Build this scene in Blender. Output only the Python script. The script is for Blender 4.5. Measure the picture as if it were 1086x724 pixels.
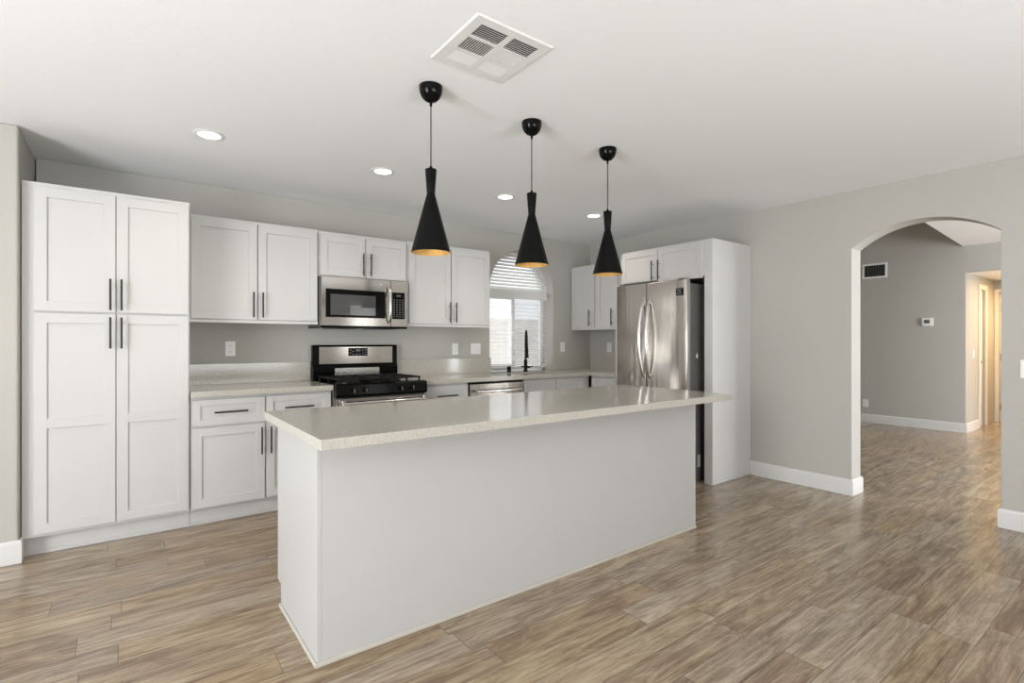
import bpy, bmesh, math, random
from mathutils import Vector, Matrix
random.seed(7)
PI = math.pi
for o in list(bpy.data.objects): bpy.data.objects.remove(o)
S = bpy.context.scene
COL = S.collection

# ---------------------------------------------------------------- camera
cd = bpy.data.cameras.new('camera'); cam = bpy.data.objects.new('camera', cd); COL.objects.link(cam)
cd.sensor_width = 36; cd.lens = 546/1086*36; cd.clip_start = .05; cd.clip_end = 200
cam.location = (0, 0, 1.30); cam.rotation_euler = (PI/2, 0, -math.radians(36.86))
S.camera = cam
S.view_settings.view_transform = 'Standard'; S.view_settings.look = 'None'
S.view_settings.gamma = 1; S.view_settings.use_curve_mapping = False
S.view_settings.exposure = 0.0
# ---------------------------------------------------------------- world and lights
w = bpy.data.worlds.new('sky'); S.world = w; w.use_nodes = True
bg = w.node_tree.nodes['Background']; bg.inputs[0].default_value = (.96, .98, 1, 1); bg.inputs[1].default_value = 1.45
def area(name, loc, d, sx, sy, power, col=(1, 1, 1)):
    l = bpy.data.lights.new(name, 'AREA'); l.shape = 'RECTANGLE'; l.size = sx; l.size_y = sy
    l.energy = power; l.color = col
    o = bpy.data.objects.new(name, l); COL.objects.link(o); o.location = loc
    o.rotation_euler = Vector(d).to_track_quat('-Z', 'Z').to_euler(); return o
area('daylight_left_window', (-3.72, 0.6, 1.35), (1, .05, .68), 3.4, 2.1, 350, (.93, .965, 1))
area('rear_fill_upward', (1.5, -3.12, 1.15), (0, 1, 1.7), 3.0, 2.1, 185, (.95, .975, 1))  # added fill lamp at an assumed patio door, tilted up to brighten the ceiling
area('daylight_rear_window', (4.5, -3.14, 1.55), (0, 1, 0), .68, 1.28, 9, (1, 1, 1))
area('window_reveal_fill', (3.9, 6.6, 3.5), (0, -1, -1.0), 2.4, 1.4, 150, (.97, .98, 1))  # unseen lamp added outside to brighten the window reveal and arch slats
area('far_room_fill', (7.3, -3.12, 1.4), (0, 1, .1), 2.4, 1.9, 370, (.90, .95, 1))  # added lamp at an assumed window, brightens the room beyond the arch
area('hall_lamp_light', (10.6, 1.2, 2.24), (0, 0, -1), .3, .3, 42, (1, .66, .34))
sl = bpy.data.lights.new('sun', 'SUN'); sl.energy = 2.2; sl.angle = math.radians(1.5); sl.color = (1, .97, .92)
so = bpy.data.objects.new('sun', sl); COL.objects.link(so); so.rotation_euler = Vector((.25, .62, -.80)).to_track_quat('-Z', 'Y').to_euler()

# ---------------------------------------------------------------- materials
def mat(name, col, rough=.5, metal=0, bump=None, noise=None, coat=0, spec=None, aniso=0, emit=None):
    m = bpy.data.materials.new(name); m.use_nodes = True; nt = m.node_tree; b = nt.nodes['Principled BSDF']
    b.inputs['Base Color'].default_value = (*col, 1); b.inputs['Roughness'].default_value = rough
    b.inputs['Metallic'].default_value = metal
    if coat: b.inputs['Coat Weight'].default_value = coat; b.inputs['Coat Roughness'].default_value = .08
    if spec is not None: b.inputs['Specular IOR Level'].default_value = spec
    if emit: b.inputs['Emission Color'].default_value = (*emit[0], 1); b.inputs['Emission Strength'].default_value = emit[1]
    tc = nt.nodes.new('ShaderNodeTexCoord')
    if noise:   # (scale, amount)
        n = nt.nodes.new('ShaderNodeTexNoise'); n.inputs['Scale'].default_value = noise[0]; n.inputs['Detail'].default_value = 4
        mp = nt.nodes.new('ShaderNodeMapping')
        if len(noise) > 2: mp.inputs['Scale'].default_value = noise[2]
        nt.links.new(tc.outputs['Object'], mp.inputs[0]); nt.links.new(mp.outputs[0], n.inputs['Vector'])
        r = nt.nodes.new('ShaderNodeMapRange'); r.inputs['To Min'].default_value = 1-noise[1]; r.inputs['To Max'].default_value = 1+noise[1]
        nt.links.new(n.outputs['Fac'], r.inputs['Value'])
        v = nt.nodes.new('ShaderNodeVectorMath'); v.operation = 'SCALE'; v.inputs[0].default_value = col
        nt.links.new(r.outputs[0], v.inputs['Scale']); nt.links.new(v.outputs[0], b.inputs['Base Color'])
    if bump:    # (scale, strength)
        n = nt.nodes.new('ShaderNodeTexNoise'); n.inputs['Scale'].default_value = bump[0]; n.inputs['Detail'].default_value = 5
        mp = nt.nodes.new('ShaderNodeMapping')
        if len(bump) > 2: mp.inputs['Scale'].default_value = bump[2]
        nt.links.new(tc.outputs['Object'], mp.inputs[0]); nt.links.new(mp.outputs[0], n.inputs['Vector'])
        bp = nt.nodes.new('ShaderNodeBump'); bp.inputs['Strength'].default_value = bump[1]; bp.inputs['Distance'].default_value = .004
        nt.links.new(n.outputs['Fac'], bp.inputs['Height']); nt.links.new(bp.outputs[0], b.inputs['Normal'])
    return m
M = {}
M['wall'] = mat('greige_wall_paint', (.445, .43, .392), .62, bump=(55, .12), noise=(1.3, .015))
M['ceiling'] = mat('white_ceiling_paint', (.92, .93, .94), .75, bump=(30, .25))
M['cab'] = mat('white_cabinet_lacquer', (.575, .563, .548), .36, noise=(2, .01))
M['panel'] = mat('white_island_board', (.48, .47, .458), .42, noise=(3, .02))
M['caulk'] = mat('cream_caulked_trim', (.52, .49, .43), .5, noise=(12, .06))
M['trim'] = mat('white_trim_paint', (.66, .65, .63), .38, noise=(3, .01))
M['black'] = mat('matte_black_metal', (.003, .003, .003), .45, noise=(30, .1), spec=.12)
M['handle'] = mat('black_bar_pull', (.008, .008, .008), .4, noise=(30, .1))
M['post'] = mat('nickel_post', (.35, .35, .34), .35, 1, noise=(30, .1))
M['gloss'] = mat('glossy_black_enamel', (.003, .003, .003), .10, noise=(10, .1), spec=.15)
M['iron'] = mat('cast_iron_grate', (.008, .007, .006), .55, bump=(200, .3), spec=.25)
M['steel'] = mat('brushed_stainless', (.50, .475, .445), .11, 1, bump=(25, .012, (.4, 1, 5)), noise=(8, .05, (1, 1, 12)))
M['fsteel'] = mat('fridge_stainless', (.46, .425, .39), .22, 1, bump=(5, .5, (5, 1, .18)), noise=(6, .10, (4, 1, .12)))
M['bright'] = mat('polished_stainless', (.72, .71, .69), .16, 1, noise=(8, .03))
M['side'] = mat('dark_grey_appliance_side', (.14, .136, .13), .42, noise=(20, .1))
M['gold'] = mat('gold_leaf_lining', (.95, .60, .20), .40, .6, bump=(60, .5), noise=(35, .25))
M['plate'] = mat('white_plastic_plate', (.80, .79, .77), .35, noise=(5, .01))
M['slot'] = mat('dark_slot', (.03, .03, .03), .6, noise=(5, .1))
M['blind'] = mat('white_blind_slat', (.76, .755, .74), .45, noise=(4, .01))
M['vinyl'] = mat('white_window_vinyl', (.74, .74, .74), .35, noise=(4, .01))
M['mglass'] = mat('dark_oven_glass', (.07, .07, .072), .015, noise=(4, .02), spec=.8)
M['vent'] = mat('white_vent_metal', (.80, .80, .79), .4, noise=(4, .01))
M['ventdark'] = mat('duct_shade_black', (.01, .01, .01), .8, noise=(4, .1))  # near-black colour stands in for the shade inside a duct
M['ventgrey'] = mat('grey_filter', (.10, .10, .10), .8, noise=(60, .4))
M['lcd'] = mat('grey_lcd', (.10, .12, .11), .2, noise=(4, .05))
M['digit'] = mat('pale_print', (.22, .23, .24), .4, noise=(4, .02))
M['lamp'] = mat('frosted_lit_lens', (1, 1, 1), .5, noise=(4, .001), emit=((1, .96, .90), 6))
M['dimlens'] = mat('frosted_unlit_lens', (.78, .78, .77), .5, noise=(4, .01))
M['door'] = mat('cream_door_paint', (.74, .70, .62), .45, noise=(3, .01))
M['fence'] = mat('pale_stucco', (.70, .69, .67), .9, bump=(30, .5), noise=(6, .06))

def quartz():
    m = bpy.data.materials.new('speckled_quartz'); m.use_nodes = True; nt = m.node_tree; b = nt.nodes['Principled BSDF']
    tc = nt.nodes.new('ShaderNodeTexCoord')
    v = nt.nodes.new('ShaderNodeTexVoronoi'); v.inputs['Scale'].default_value = 260
    n = nt.nodes.new('ShaderNodeTexNoise'); n.inputs['Scale'].default_value = 120; n.inputs['Detail'].default_value = 3
    nt.links.new(tc.outputs['Object'], v.inputs['Vector']); nt.links.new(tc.outputs['Object'], n.inputs['Vector'])
    cr = nt.nodes.new('ShaderNodeValToRGB'); e = cr.color_ramp.elements
    e[0].position = .0; e[0].color = (.30, .28, .25, 1); e[1].position = 1; e[1].color = (.54, .515, .455, 1)
    k = cr.color_ramp.elements.new(.17); k.color = (.37, .352, .312, 1); k = cr.color_ramp.elements.new(.30); k.color = (.46, .44, .39, 1)
    sep = nt.nodes.new('ShaderNodeSeparateColor'); nt.links.new(v.outputs['Color'], sep.inputs[0])
    nt.links.new(sep.outputs[0], cr.inputs[0])
    mx = nt.nodes.new('ShaderNodeMix'); mx.data_type = 'RGBA'; mx.inputs[0].default_value = .45
    cr2 = nt.nodes.new('ShaderNodeValToRGB'); cr2.color_ramp.elements[0].position = .35; cr2.color_ramp.elements[1].position = .6
    cr2.color_ramp.elements[0].color = (.41, .39, .34, 1); cr2.color_ramp.elements[1].color = (.50, .48, .42, 1)
    nt.links.new(n.outputs['Fac'], cr2.inputs[0])
    nt.links.new(cr.outputs[0], mx.inputs[6]); nt.links.new(cr2.outputs[0], mx.inputs[7]); nt.links.new(mx.outputs[2], b.inputs['Base Color'])
    b.inputs['Roughness'].default_value = .12; b.inputs['Specular IOR Level'].default_value = .5
    return m
M['quartz'] = quartz()

def glass(name, tint=(1, 1, 1), mixf=.10):
    m = bpy.data.materials.new(name); m.use_nodes = True; nt = m.node_tree; nt.nodes.clear()
    out = nt.nodes.new('ShaderNodeOutputMaterial'); t = nt.nodes.new('ShaderNodeBsdfTransparent'); g = nt.nodes.new('ShaderNodeBsdfGlossy')
    t.inputs[0].default_value = (*tint, 1); g.inputs['Roughness'].default_value = .02
    mx = nt.nodes.new('ShaderNodeMixShader'); mx.inputs[0].default_value = mixf
    nt.links.new(t.outputs[0], mx.inputs[1]); nt.links.new(g.outputs[0], mx.inputs[2]); nt.links.new(mx.outputs[0], out.inputs[0])
    return m
M['glass'] = glass('window_glass')
M['screen'] = glass('insect_screen', (.80, .80, .81), .01)

def floor_mat():
    m = bpy.data.materials.new('weathered_oak_planks'); m.use_nodes = True; nt = m.node_tree; b = nt.nodes['Principled BSDF']
    N = nt.nodes.new; L = nt.links.new
    def math_(op, a, bb=None, cc=None):
        n = N('ShaderNodeMath'); n.operation = op
        for i, x in enumerate((a, bb, cc)):
            if x is None: continue
            if isinstance(x, (int, float)): n.inputs[i].default_value = x
            else: L(x, n.inputs[i])
        return n.outputs[0]
    tc = N('ShaderNodeTexCoord'); sp = N('ShaderNodeSeparateXYZ'); L(tc.outputs['Object'], sp.inputs[0])
    X, Y = sp.outputs[0], sp.outputs[1]
    W, LN = .158, .98
    v = math_('DIVIDE', math_('ADD', Y, .06), W); iy = math_('FLOOR', v); fy = math_('FRACT', v)
    wn = N('ShaderNodeTexWhiteNoise'); wn.noise_dimensions = '1D'; L(iy, wn.inputs['W'])
    u = math_('ADD', math_('DIVIDE', X, LN), math_('MULTIPLY', wn.outputs['Value'], 7.3)); ix = math_('FLOOR', u); fx = math_('FRACT', u)
    cx = N('ShaderNodeCombineXYZ'); L(ix, cx.inputs[0]); L(iy, cx.inputs[1])
    wr = N('ShaderNodeTexWhiteNoise'); wr.noise_dimensions = '2D'; L(cx.outputs[0], wr.inputs['Vector'])
    rnd = wr.outputs['Value']; rs = N('ShaderNodeSeparateColor'); L(wr.outputs['Color'], rs.inputs[0])
    def gv(sx, sy, off):
        c = N('ShaderNodeCombineXYZ')
        L(math_('ADD', math_('MULTIPLY', X, sx), math_('MULTIPLY', rnd, off)), c.inputs[0])
        L(math_('MULTIPLY', Y, sy), c.inputs[1]); L(math_('MULTIPLY', rs.outputs[1], 37.0), c.inputs[2]); return c.outputs[0]
    def noise(vec, sc, det, rough=.55, dist=0):
        n = N('ShaderNodeTexNoise'); n.inputs['Scale'].default_value = sc; n.inputs['Detail'].default_value = det
        n.inputs['Roughness'].default_value = rough; n.inputs['Distortion'].default_value = dist; L(vec, n.inputs['Vector']); return n.outputs['Fac']
    big = noise(gv(1.1, 5.5, 61), 1.9, 9, .68, 1.3)
    grain = noise(gv(1.7, 42, 33), 1.5, 10, .70, .7)
    fine = noise(gv(14, 150, 17), 1.0, 4, .6)
    ramp = N('ShaderNodeValToRGB'); e = ramp.color_ramp.elements
    e[0].position = .22; e[0].color = (.085, .055, .036, 1)
    e[1].position = .78; e[1].color = (.52, .425, .305, 1)
    for p, c in ((.36, (.165, .115, .076, 1)), (.47, (.240, .176, .118, 1)), (.58, (.335, .262, .180, 1)), (.67, (.425, .345, .245, 1))):
        k = ramp.color_ramp.elements.new(p); k.color = c
    s = math_('ADD', math_('MULTIPLY', big, .50), math_('MULTIPLY', grain, .42))
    s = math_('ADD', s, math_('MULTIPLY', fine, .14))
    s = math_('ADD', s, math_('MULTIPLY', math_('SUBTRACT', rs.outputs[0], .5), .06))
    s = math_('ADD', math_('MULTIPLY', math_('SUBTRACT', s, .53), 1.6), .54)
    L(s, ramp.inputs[0])
    # worn dark flecks / saw marks
    fl = noise(gv(9, 22, 91), 3.2, 7, .78, 2.2)
    flr = N('ShaderNodeMapRange'); flr.inputs['From Min'].default_value = .575; flr.inputs['From Max'].default_value = .64; L(fl, flr.inputs['Value'])
    zone = noise(gv(1.1, 3, 23), 2.2, 2)
    zr = N('ShaderNodeMapRange'); zr.inputs['From Min'].default_value = .48; zr.inputs['From Max'].default_value = .6; L(zone, zr.inputs['Value'])
    mk = math_('MULTIPLY', math_('MULTIPLY', flr.outputs[0], zr.outputs[0]), .72)
    mx = N('ShaderNodeMix'); mx.data_type = 'RGBA'; L(mk, mx.inputs[0]); L(ramp.outputs[0], mx.inputs[6]); mx.inputs[7].default_value = (.075, .052, .038, 1)
    # grey / warm drift per plank
    hs = N('ShaderNodeHueSaturation'); L(math_('ADD', math_('MULTIPLY', rs.outputs[2], .28), .90), hs.inputs['Saturation']); L(mx.outputs[2], hs.inputs['Color'])
    # seams
    ey = math_('MINIMUM', fy, math_('SUBTRACT', 1.0, fy)); ex = math_('MINIMUM', fx, math_('SUBTRACT', 1.0, fx))
    sy = math_('LESS_THAN', ey, .0017/W); sx = math_('LESS_THAN', ex, .0017/LN); seam = math_('MAXIMUM', sx, sy)
    ms = N('ShaderNodeMix'); ms.data_type = 'RGBA'; L(math_('MULTIPLY', seam, .6), ms.inputs[0]); L(hs.outputs[0], ms.inputs[6]); ms.inputs[7].default_value = (.055, .042, .032, 1)
    L(ms.outputs[2], b.inputs['Base Color'])
    rr = N('ShaderNodeMapRange'); rr.inputs['To Min'].default_value = .12; rr.inputs['To Max'].default_value = .26; L(grain, rr.inputs['Value']); L(rr.outputs[0], b.inputs['Roughness'])
    bp = N('ShaderNodeBump'); bp.inputs['Strength'].default_value = .25; bp.inputs['Distance'].default_value = .002
    L(math_('SUBTRACT', grain, math_('MULTIPLY', seam, 1.5)), bp.inputs['Height']); L(bp.outputs[0], b.inputs['Normal'])
    b.inputs['Specular IOR Level'].default_value = .5
    return m
M['floor'] = floor_mat()

# ---------------------------------------------------------------- helpers
class MB:
    def __init__(s): s.bm = bmesh.new()
    def box(s, x0, x1, y0, y1, z0, z1):
        x0, x1 = min(x0, x1), max(x0, x1); y0, y1 = min(y0, y1), max(y0, y1); z0, z1 = min(z0, z1), max(z0, z1)
        v = [s.bm.verts.new(p) for p in ((x0,y0,z0),(x1,y0,z0),(x1,y1,z0),(x0,y1,z0),(x0,y0,z1),(x1,y0,z1),(x1,y1,z1),(x0,y1,z1))]
        for f in ((0,3,2,1),(4,5,6,7),(0,1,5,4),(1,2,6,5),(2,3,7,6),(3,0,4,7)): s.bm.faces.new([v[i] for i in f])
        return s
    def cyl(s, p0, p1, r0, r1=None, n=20):
        if r1 is None: r1 = r0
        return s.tube([p0, p1], [r0, r1], n)
    def tube(s, path, r, n=12):
        P = [Vector(p) for p in path]; rs = r if isinstance(r, (list, tuple)) else [r]*len(P); rings = []
        ref = None
        for i, p in enumerate(P):
            d = (P[min(i+1, len(P)-1)]-P[max(i-1, 0)]).normalized()
            if ref is None: ref = Vector((0, 0, 1)) if abs(d.z) < .9 else Vector((1, 0, 0))
            a = d.cross(ref).normalized(); b = d.cross(a).normalized(); ref = -b if (-b).dot(ref) > b.dot(ref) else b
            a = d.cross(ref).normalized(); b = a.cross(d).normalized()
            rings.append([s.bm.verts.new(p+(a*math.cos(t)+b*math.sin(t))*rs[i]) for t in [2*PI*k/n for k in range(n)]])
        for A, B in zip(rings, rings[1:]):
            for k in range(n): s.bm.faces.new((A[k], A[(k+1)%n], B[(k+1)%n], B[k]))
        s.bm.faces.new(rings[0][::-1]); s.bm.faces.new(rings[-1]); return s
    def lathe(s, prof, c=(0, 0, 0), n=48, caps=True):
        rings = []
        for r, z in prof:
            if r < 1e-5: rings.append([s.bm.verts.new((c[0], c[1], c[2]+z))])
            else: rings.append([s.bm.verts.new((c[0]+r*math.cos(2*PI*k/n), c[1]+r*math.sin(2*PI*k/n), c[2]+z)) for k in range(n)])
        for A, B in zip(rings, rings[1:]):
            for k in range(n):
                if len(A) == 1 and len(B) == 1: continue
                if len(A) == 1: s.bm.faces.new((A[0], B[k], B[(k+1)%n]))
                elif len(B) == 1: s.bm.faces.new((A[k], A[(k+1)%n], B[0]))
                else: s.bm.faces.new((A[k], A[(k+1)%n], B[(k+1)%n], B[k]))
        return s
    def prism(s, pts, f, a, b):
        """closed outline pts (u,v) extruded between a and b; f(u,v,w)->xyz"""
        A = [s.bm.verts.new(f(u, v, a)) for u, v in pts]; B = [s.bm.verts.new(f(u, v, b)) for u, v in pts]; n = len(pts)
        s.bm.faces.new(A[::-1]); s.bm.faces.new(B)
        for k in range(n): s.bm.faces.new((A[k], A[(k+1)%n], B[(k+1)%n], B[k]))
        return s
    def grid(s, us, vs, filled, f, a, b):
        """solid slab from the filled cells of a grid; f(u,v,w)->xyz, w from a to b"""
        c = {}
        def V(i, j, w):
            k = (i, j, w)
            if k not in c: c[k] = s.bm.verts.new(f(us[i], vs[j], w))
            return c[k]
        nu, nv = len(us)-1, len(vs)-1
        F = lambda i, j: 0 <= i < nu and 0 <= j < nv and filled((us[i]+us[i+1])/2, (vs[j]+vs[j+1])/2)
        for i in range(nu):
            for j in range(nv):
                if not F(i, j): continue
                s.bm.faces.new((V(i,j,a), V(i,j+1,a), V(i+1,j+1,a), V(i+1,j,a)))
                s.bm.faces.new((V(i,j,b), V(i+1,j,b), V(i+1,j+1,b), V(i,j+1,b)))
                for di, dj, p, q in ((-1,0,(i,j),(i,j+1)), (1,0,(i+1,j),(i+1,j+1)), (0,-1,(i,j),(i+1,j)), (0,1,(i,j+1),(i+1,j+1))):
                    if not F(i+di, j+dj): s.bm.faces.new((V(*p,a), V(*q,a), V(*q,b), V(*p,b)))
        return s
    def build(s, name, m, parent=None, bevel=0, smooth=False, seg=2):
        bmesh.ops.recalc_face_normals(s.bm, faces=s.bm.faces)
        me = bpy.data.meshes.new(name); s.bm.to_mesh(me); s.bm.free(); me.materials.append(M[m] if isinstance(m, str) else m)
        o = bpy.data.objects.new(name, me); COL.objects.link(o)
        if parent: o.parent = parent
        if smooth:
            for p in me.polygons: p.use_smooth = True
            try: me.set_sharp_from_angle(angle=math.radians(35))
            except Exception: pass
        if bevel:
            md = o.modifiers.new('bevel', 'BEVEL'); md.width = bevel; md.segments = seg; md.limit_method = 'ANGLE'; md.angle_limit = math.radians(40)
            md.harden_normals = False
        return o
def thing(name, label, cat, loc=(0, 0, 0), rz=0, group=None):
    o = bpy.data.objects.new(name, None); COL.objects.link(o); o.location = loc; o.rotation_euler = (0, 0, rz); o.empty_display_size = .1
    return tag(o, label, cat, group)
def tag(o, label, cat, group=None):
    o['label'] = label; o['category'] = cat
    if group: o['group'] = group
    return o
def struct(o): o['kind'] = 'structure'; return o
def dup(root, loc, label, rz=None):
    r = root.copy(); COL.objects.link(r); r.location = loc; r['label'] = label
    if rz is not None: r.rotation_euler = (0, 0, rz)
    for ch in list(root.children):
        c = ch.copy(); COL.objects.link(c); c.parent = r
        for g in list(ch.children):
            d = g.copy(); COL.objects.link(d); d.parent = c
    return r
XY = lambda u, v, w_: (u, v, w_)
XZ = lambda u, v, w_: (u, w_, v)     # wall along X: u=x, v=z, w=y
YZ = lambda u, v, w_: (w_, u, v)     # wall along Y: u=y, v=z, w=x

CEIL = 2.57; YB = 4.82; XR = 4.90; RT = .19; REAR = -3.0; LEFT = -3.6

# ---------------------------------------------------------------- setting
b = MB(); b.box(LEFT-.3, 12, REAR-.3, 6.3, -.1, 0); struct(b.build('floor', 'floor'))
b = MB(); b.box(LEFT-.3, XR+RT, REAR-.3, YB+.4, CEIL, CEIL+.12); struct(b.build('ceiling', 'ceiling'))

def arch_wall(u0, u1, z1, a0, a1, zb, zs, rise, f, w0, w1, n=32, full=False):
    """wall slab u0..u1 x 0..z1 with an arched opening a0..a1 from zb to a curve springing at zs"""
    c = (a0+a1)/2; h = (a1-a0)/2; R = (h*h+rise*rise)/(2*rise); zc = zs+rise-R
    us = [a0+(a1-a0)*(.5-.5*math.cos(PI*i/n)) for i in range(n+1)]
    arc = [(u, zc+math.sqrt(max(R*R-(u-c)**2, 0))) for u in us]; arc[0] = (a0, zs); arc[-1] = (a1, zs)
    b = MB(); bm = b.bm; cache = {}
    def V(u, z, w_):
        k = (round(u, 5), round(z, 5), w_)
        if k not in cache: cache[k] = bm.verts.new(f(u, z, w_))
        return cache[k]
    for w_ in (w0, w1):
        bm.faces.new([V(u0, 0, w_)]+([V(a0, 0, w_)] if zb <= 0 else [V(a0, 0, w_), V(a0, zb, w_)])+[V(a0, zs, w_), V(a0, z1, w_), V(u0, z1, w_)])
        bm.faces.new([V(a1, 0, w_), V(u1, 0, w_), V(u1, z1, w_), V(a1, z1, w_), V(a1, zs, w_)]+([V(a1, zb, w_)] if zb > 0 else []))
        if zb > 0: bm.faces.new([V(a0, 0, w_), V(a1, 0, w_), V(a1, zb, w_), V(a0, zb, w_)])
        for (p, q) in zip(arc, arc[1:]): bm.faces.new([V(*p, w_), V(*q, w_), V(q[0], z1, w_), V(p[0], z1, w_)])
    loop = [(a0, max(zb, 0))]+arc+[(a1, max(zb, 0))]
    for p, q in zip(loop, loop[1:]): bm.faces.new([V(*p, w0), V(*q, w0), V(*q, w1), V(*p, w1)])
    if zb > 0: bm.faces.new([V(a0, zb, w0), V(a1, zb, w0), V(a1, zb, w1), V(a0, zb, w1)])
    for (p, q) in (((u0, 0), (u0, z1)), ((u1, 0), (u1, z1))): bm.faces.new([V(*p, w0), V(*q, w0), V(*q, w1), V(*p, w1)])
    tops = [u0, *us, u1]
    for p, q in zip(tops, tops[1:]): bm.faces.new([V(p, z1, w0), V(q, z1, w0), V(q, z1, w1), V(p, z1, w1)])
    return b
WX0, WX1 = 3.30, 4.249                    # window niche
o = arch_wall(-.5, XR+RT, CEIL, WX0, WX1, .91, 1.905, .4745, XZ, YB, YB+.26).build('wall_back', 'wall', bevel=.008, seg=3); struct(o)
AY0, AY1 = .83, 1.757                     # archway in the right wall
o = arch_wall(REAR, YB, CEIL, AY0, AY1, 0, 2.083, .166, YZ, XR, XR+RT).build('wall_right', 'wall', bevel=.014, seg=3); struct(o)
# short return wall left of the pantry
b = MB(); b.box(LEFT, -.505, 4.16, YB+.26, 0, CEIL); struct(b.build('wall_nook', 'wall', bevel=.014, seg=3))
# left wall with window opening, rear wall with window and added openings for fill light
b = MB(); b.grid([REAR, -1.1, 2.3, 4.16], [0, .3, 2.4, CEIL], lambda u, v: not (-1.1 < u < 2.3 and .3 < v < 2.4), YZ, LEFT-.12, LEFT); struct(b.build('wall_left', 'wall'))
b = MB(); b.grid([LEFT-.12, 0, 3.0, 4.15, 4.85, 6.1, 8.5, 11.9], [0, .45, .9, 2.1, 2.2, 2.35, CEIL, 3.3],
    lambda u, v: not ((0 < u < 3 and v < 2.2) or (4.15 < u < 4.85 and .9 < v < 2.2) or (6.1 < u < 8.5 and .45 < v < 2.35)), XZ, REAR-.12, REAR); struct(b.build('wall_rear', 'wall'))
# windows behind the camera
def plain_window(name, u0, u1, z0, z1, f, w0, w1, mullions=1):
    us = [u0, u0+.05]; n = mullions
    for k in range(n):
        c = u0+(u1-u0)*(k+1)/(n+1); us += [c-.03, c+.03]
    us += [u1-.05, u1]
    b = MB(); b.grid(us, [z0, z0+.05, z1-.05, z1], lambda u, v: u < u0+.05 or u > u1-.05 or v < z0+.05 or v > z1-.05 or any(abs(u-(u0+(u1-u0)*(k+1)/(n+1))) < .03 for k in range(n)), f, w0, w1)
    o = struct(b.build(name, 'vinyl'))
    b = MB(); b.grid([u0+.05, u1-.05], [z0+.05, z1-.05], lambda u, v: True, f, (w0+w1)/2-.002, (w0+w1)/2+.002); b.build('glass_pane', 'glass', o); return o
plain_window('window_2', -1.1, 2.3, .3, 2.4, YZ, LEFT-.09, LEFT-.03, 2)
plain_window('window_3_added', 0, 3.0, 0.0, 2.2, XZ, REAR-.09, REAR-.03, 1)  # unseen patio door, added as an opening for the rear fill lamp
plain_window('window_4', 4.15, 4.85, .9, 2.2, XZ, REAR-.11, REAR-.06, 0)
plain_window('window_5_added', 6.1, 8.5, .45, 2.35, XZ, REAR-.09, REAR-.03, 1)  # unseen window, added as an opening for the far room fill lamp

# baseboards
def base_run(pts, side):
    """mitred skirting along a polyline pts (x, y); side = +1 stands out to the left of travel, -1 to the right"""
    h = .135; pr = [(.0005, 0), (.016, 0), (.016, h-.02), (.013, h-.007), (.006, h), (.0005, h)]
    b = MB(); P = [Vector((*p, 0)) for p in pts]; rings = []
    for i, p in enumerate(P):
        ns = []
        for a, c in ((i-1, i), (i, i+1)):
            if a >= 0 and c < len(P): d = (P[c]-P[a]).normalized(); ns.append(Vector((-d.y, d.x, 0))*side)
        nrm = ns[0] if len(ns) == 1 else (ns[0]+ns[1])/(1+ns[0].dot(ns[1]))
        rings.append([b.bm.verts.new(p+nrm*o+Vector((0, 0, z))) for o, z in pr])
    n = len(pr)
    for A, B in zip(rings, rings[1:]):
        for k in range(n): b.bm.faces.new((A[k], A[(k+1)%n], B[(k+1)%n], B[k]))
    b.bm.faces.new(rings[0][::-1]); b.bm.faces.new(rings[-1]); return b
def merge(*bs):
    r = MB()
    for q in bs:
        me = bpy.data.meshes.new('t'); q.bm.to_mesh(me); q.bm.free(); r.bm.from_mesh(me); bpy.data.meshes.remove(me)
    return r
struct(base_run([(XR, 2.633), (XR, AY1), (XR+RT, AY1), (XR+RT, 5.9)], -1).build('baseboard_right', 'trim', bevel=.002))
struct(base_run([(XR, REAR+.02), (XR, AY0), (XR+RT, AY0), (XR+RT, REAR+.02)], 1).build('baseboard_near', 'trim', bevel=.002))
struct(base_run([(LEFT+.02, 4.16), (-.505, 4.16), (-.505, 4.262)], -1).build('baseboard_left', 'trim', bevel=.002))

# ---------------------------------------------------------------- far room and hall
FX = 9.55; HY = 1.985; HX = 11.25; HC = 2.287
b = MB(); b.box(FX, FX+.12, HY, 6.0, 0, 3.3); struct(b.build('wall_far', 'wall', bevel=.006))
b = MB(); b.box(FX, FX+.12, REAR, HY, HC, 3.3); b.box(FX, FX+.12, REAR, .55, 0, HC); struct(b.build('wall_far_header', 'wall'))
b = MB(); b.grid([FX+.12, 10.30, 10.64, HX+.1], [0, 2.09, HC+.1], lambda u, v: not (10.30 < u < 10.64 and v < 2.09), XZ, HY, HY+.12); struct(b.build('wall_hall_side', 'wall'))
b = MB(); b.grid([.4, 1.0, 1.93, HY], [0, 2.09, HC+.1], lambda u, v: not (1.0 < u < 1.93 and v < 2.09), YZ, HX, HX+.12); struct(b.build('wall_hall_end', 'wall'))
b = MB(); b.box(FX+.12, HX+.12, .43, .55, 0, HC); struct(b.build('wall_hall_near', 'wall'))
b = MB(); b.box(FX+.12, HX+.12, .4, HY+.12, HC, HC+.08); struct(b.build('ceiling_hall', 'ceiling'))
b = MB(); b.prism([(XR+RT, REAR), (FX, REAR), (FX, 2.02), (8.05, 1.925), (XR+RT, 1.74)], XY, 2.66, 2.74); struct(b.build('ceiling_far_low', 'ceiling'))
b = MB(); b.box(XR+RT-.06, 12, REAR-.12, 6.12, 3.3, 3.38); b.box(XR+RT, FX, 5.98, 6.12, 3.2, 3.3); struct(b.build('ceiling_far_high', 'ceiling'))
b = MB(); b.box(XR+RT, FX, 6.0, 6.12, 0, 3.3); struct(b.build('wall_far_side', 'wall'))
b = MB(); b.box(XR+RT-.02, XR+RT, YB, 6.0, 0, 3.3); b.box(XR+RT-.06, XR+RT, REAR, 6.0, CEIL+.125, 3.3); struct(b.build('wall_far_near', 'wall'))
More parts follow.
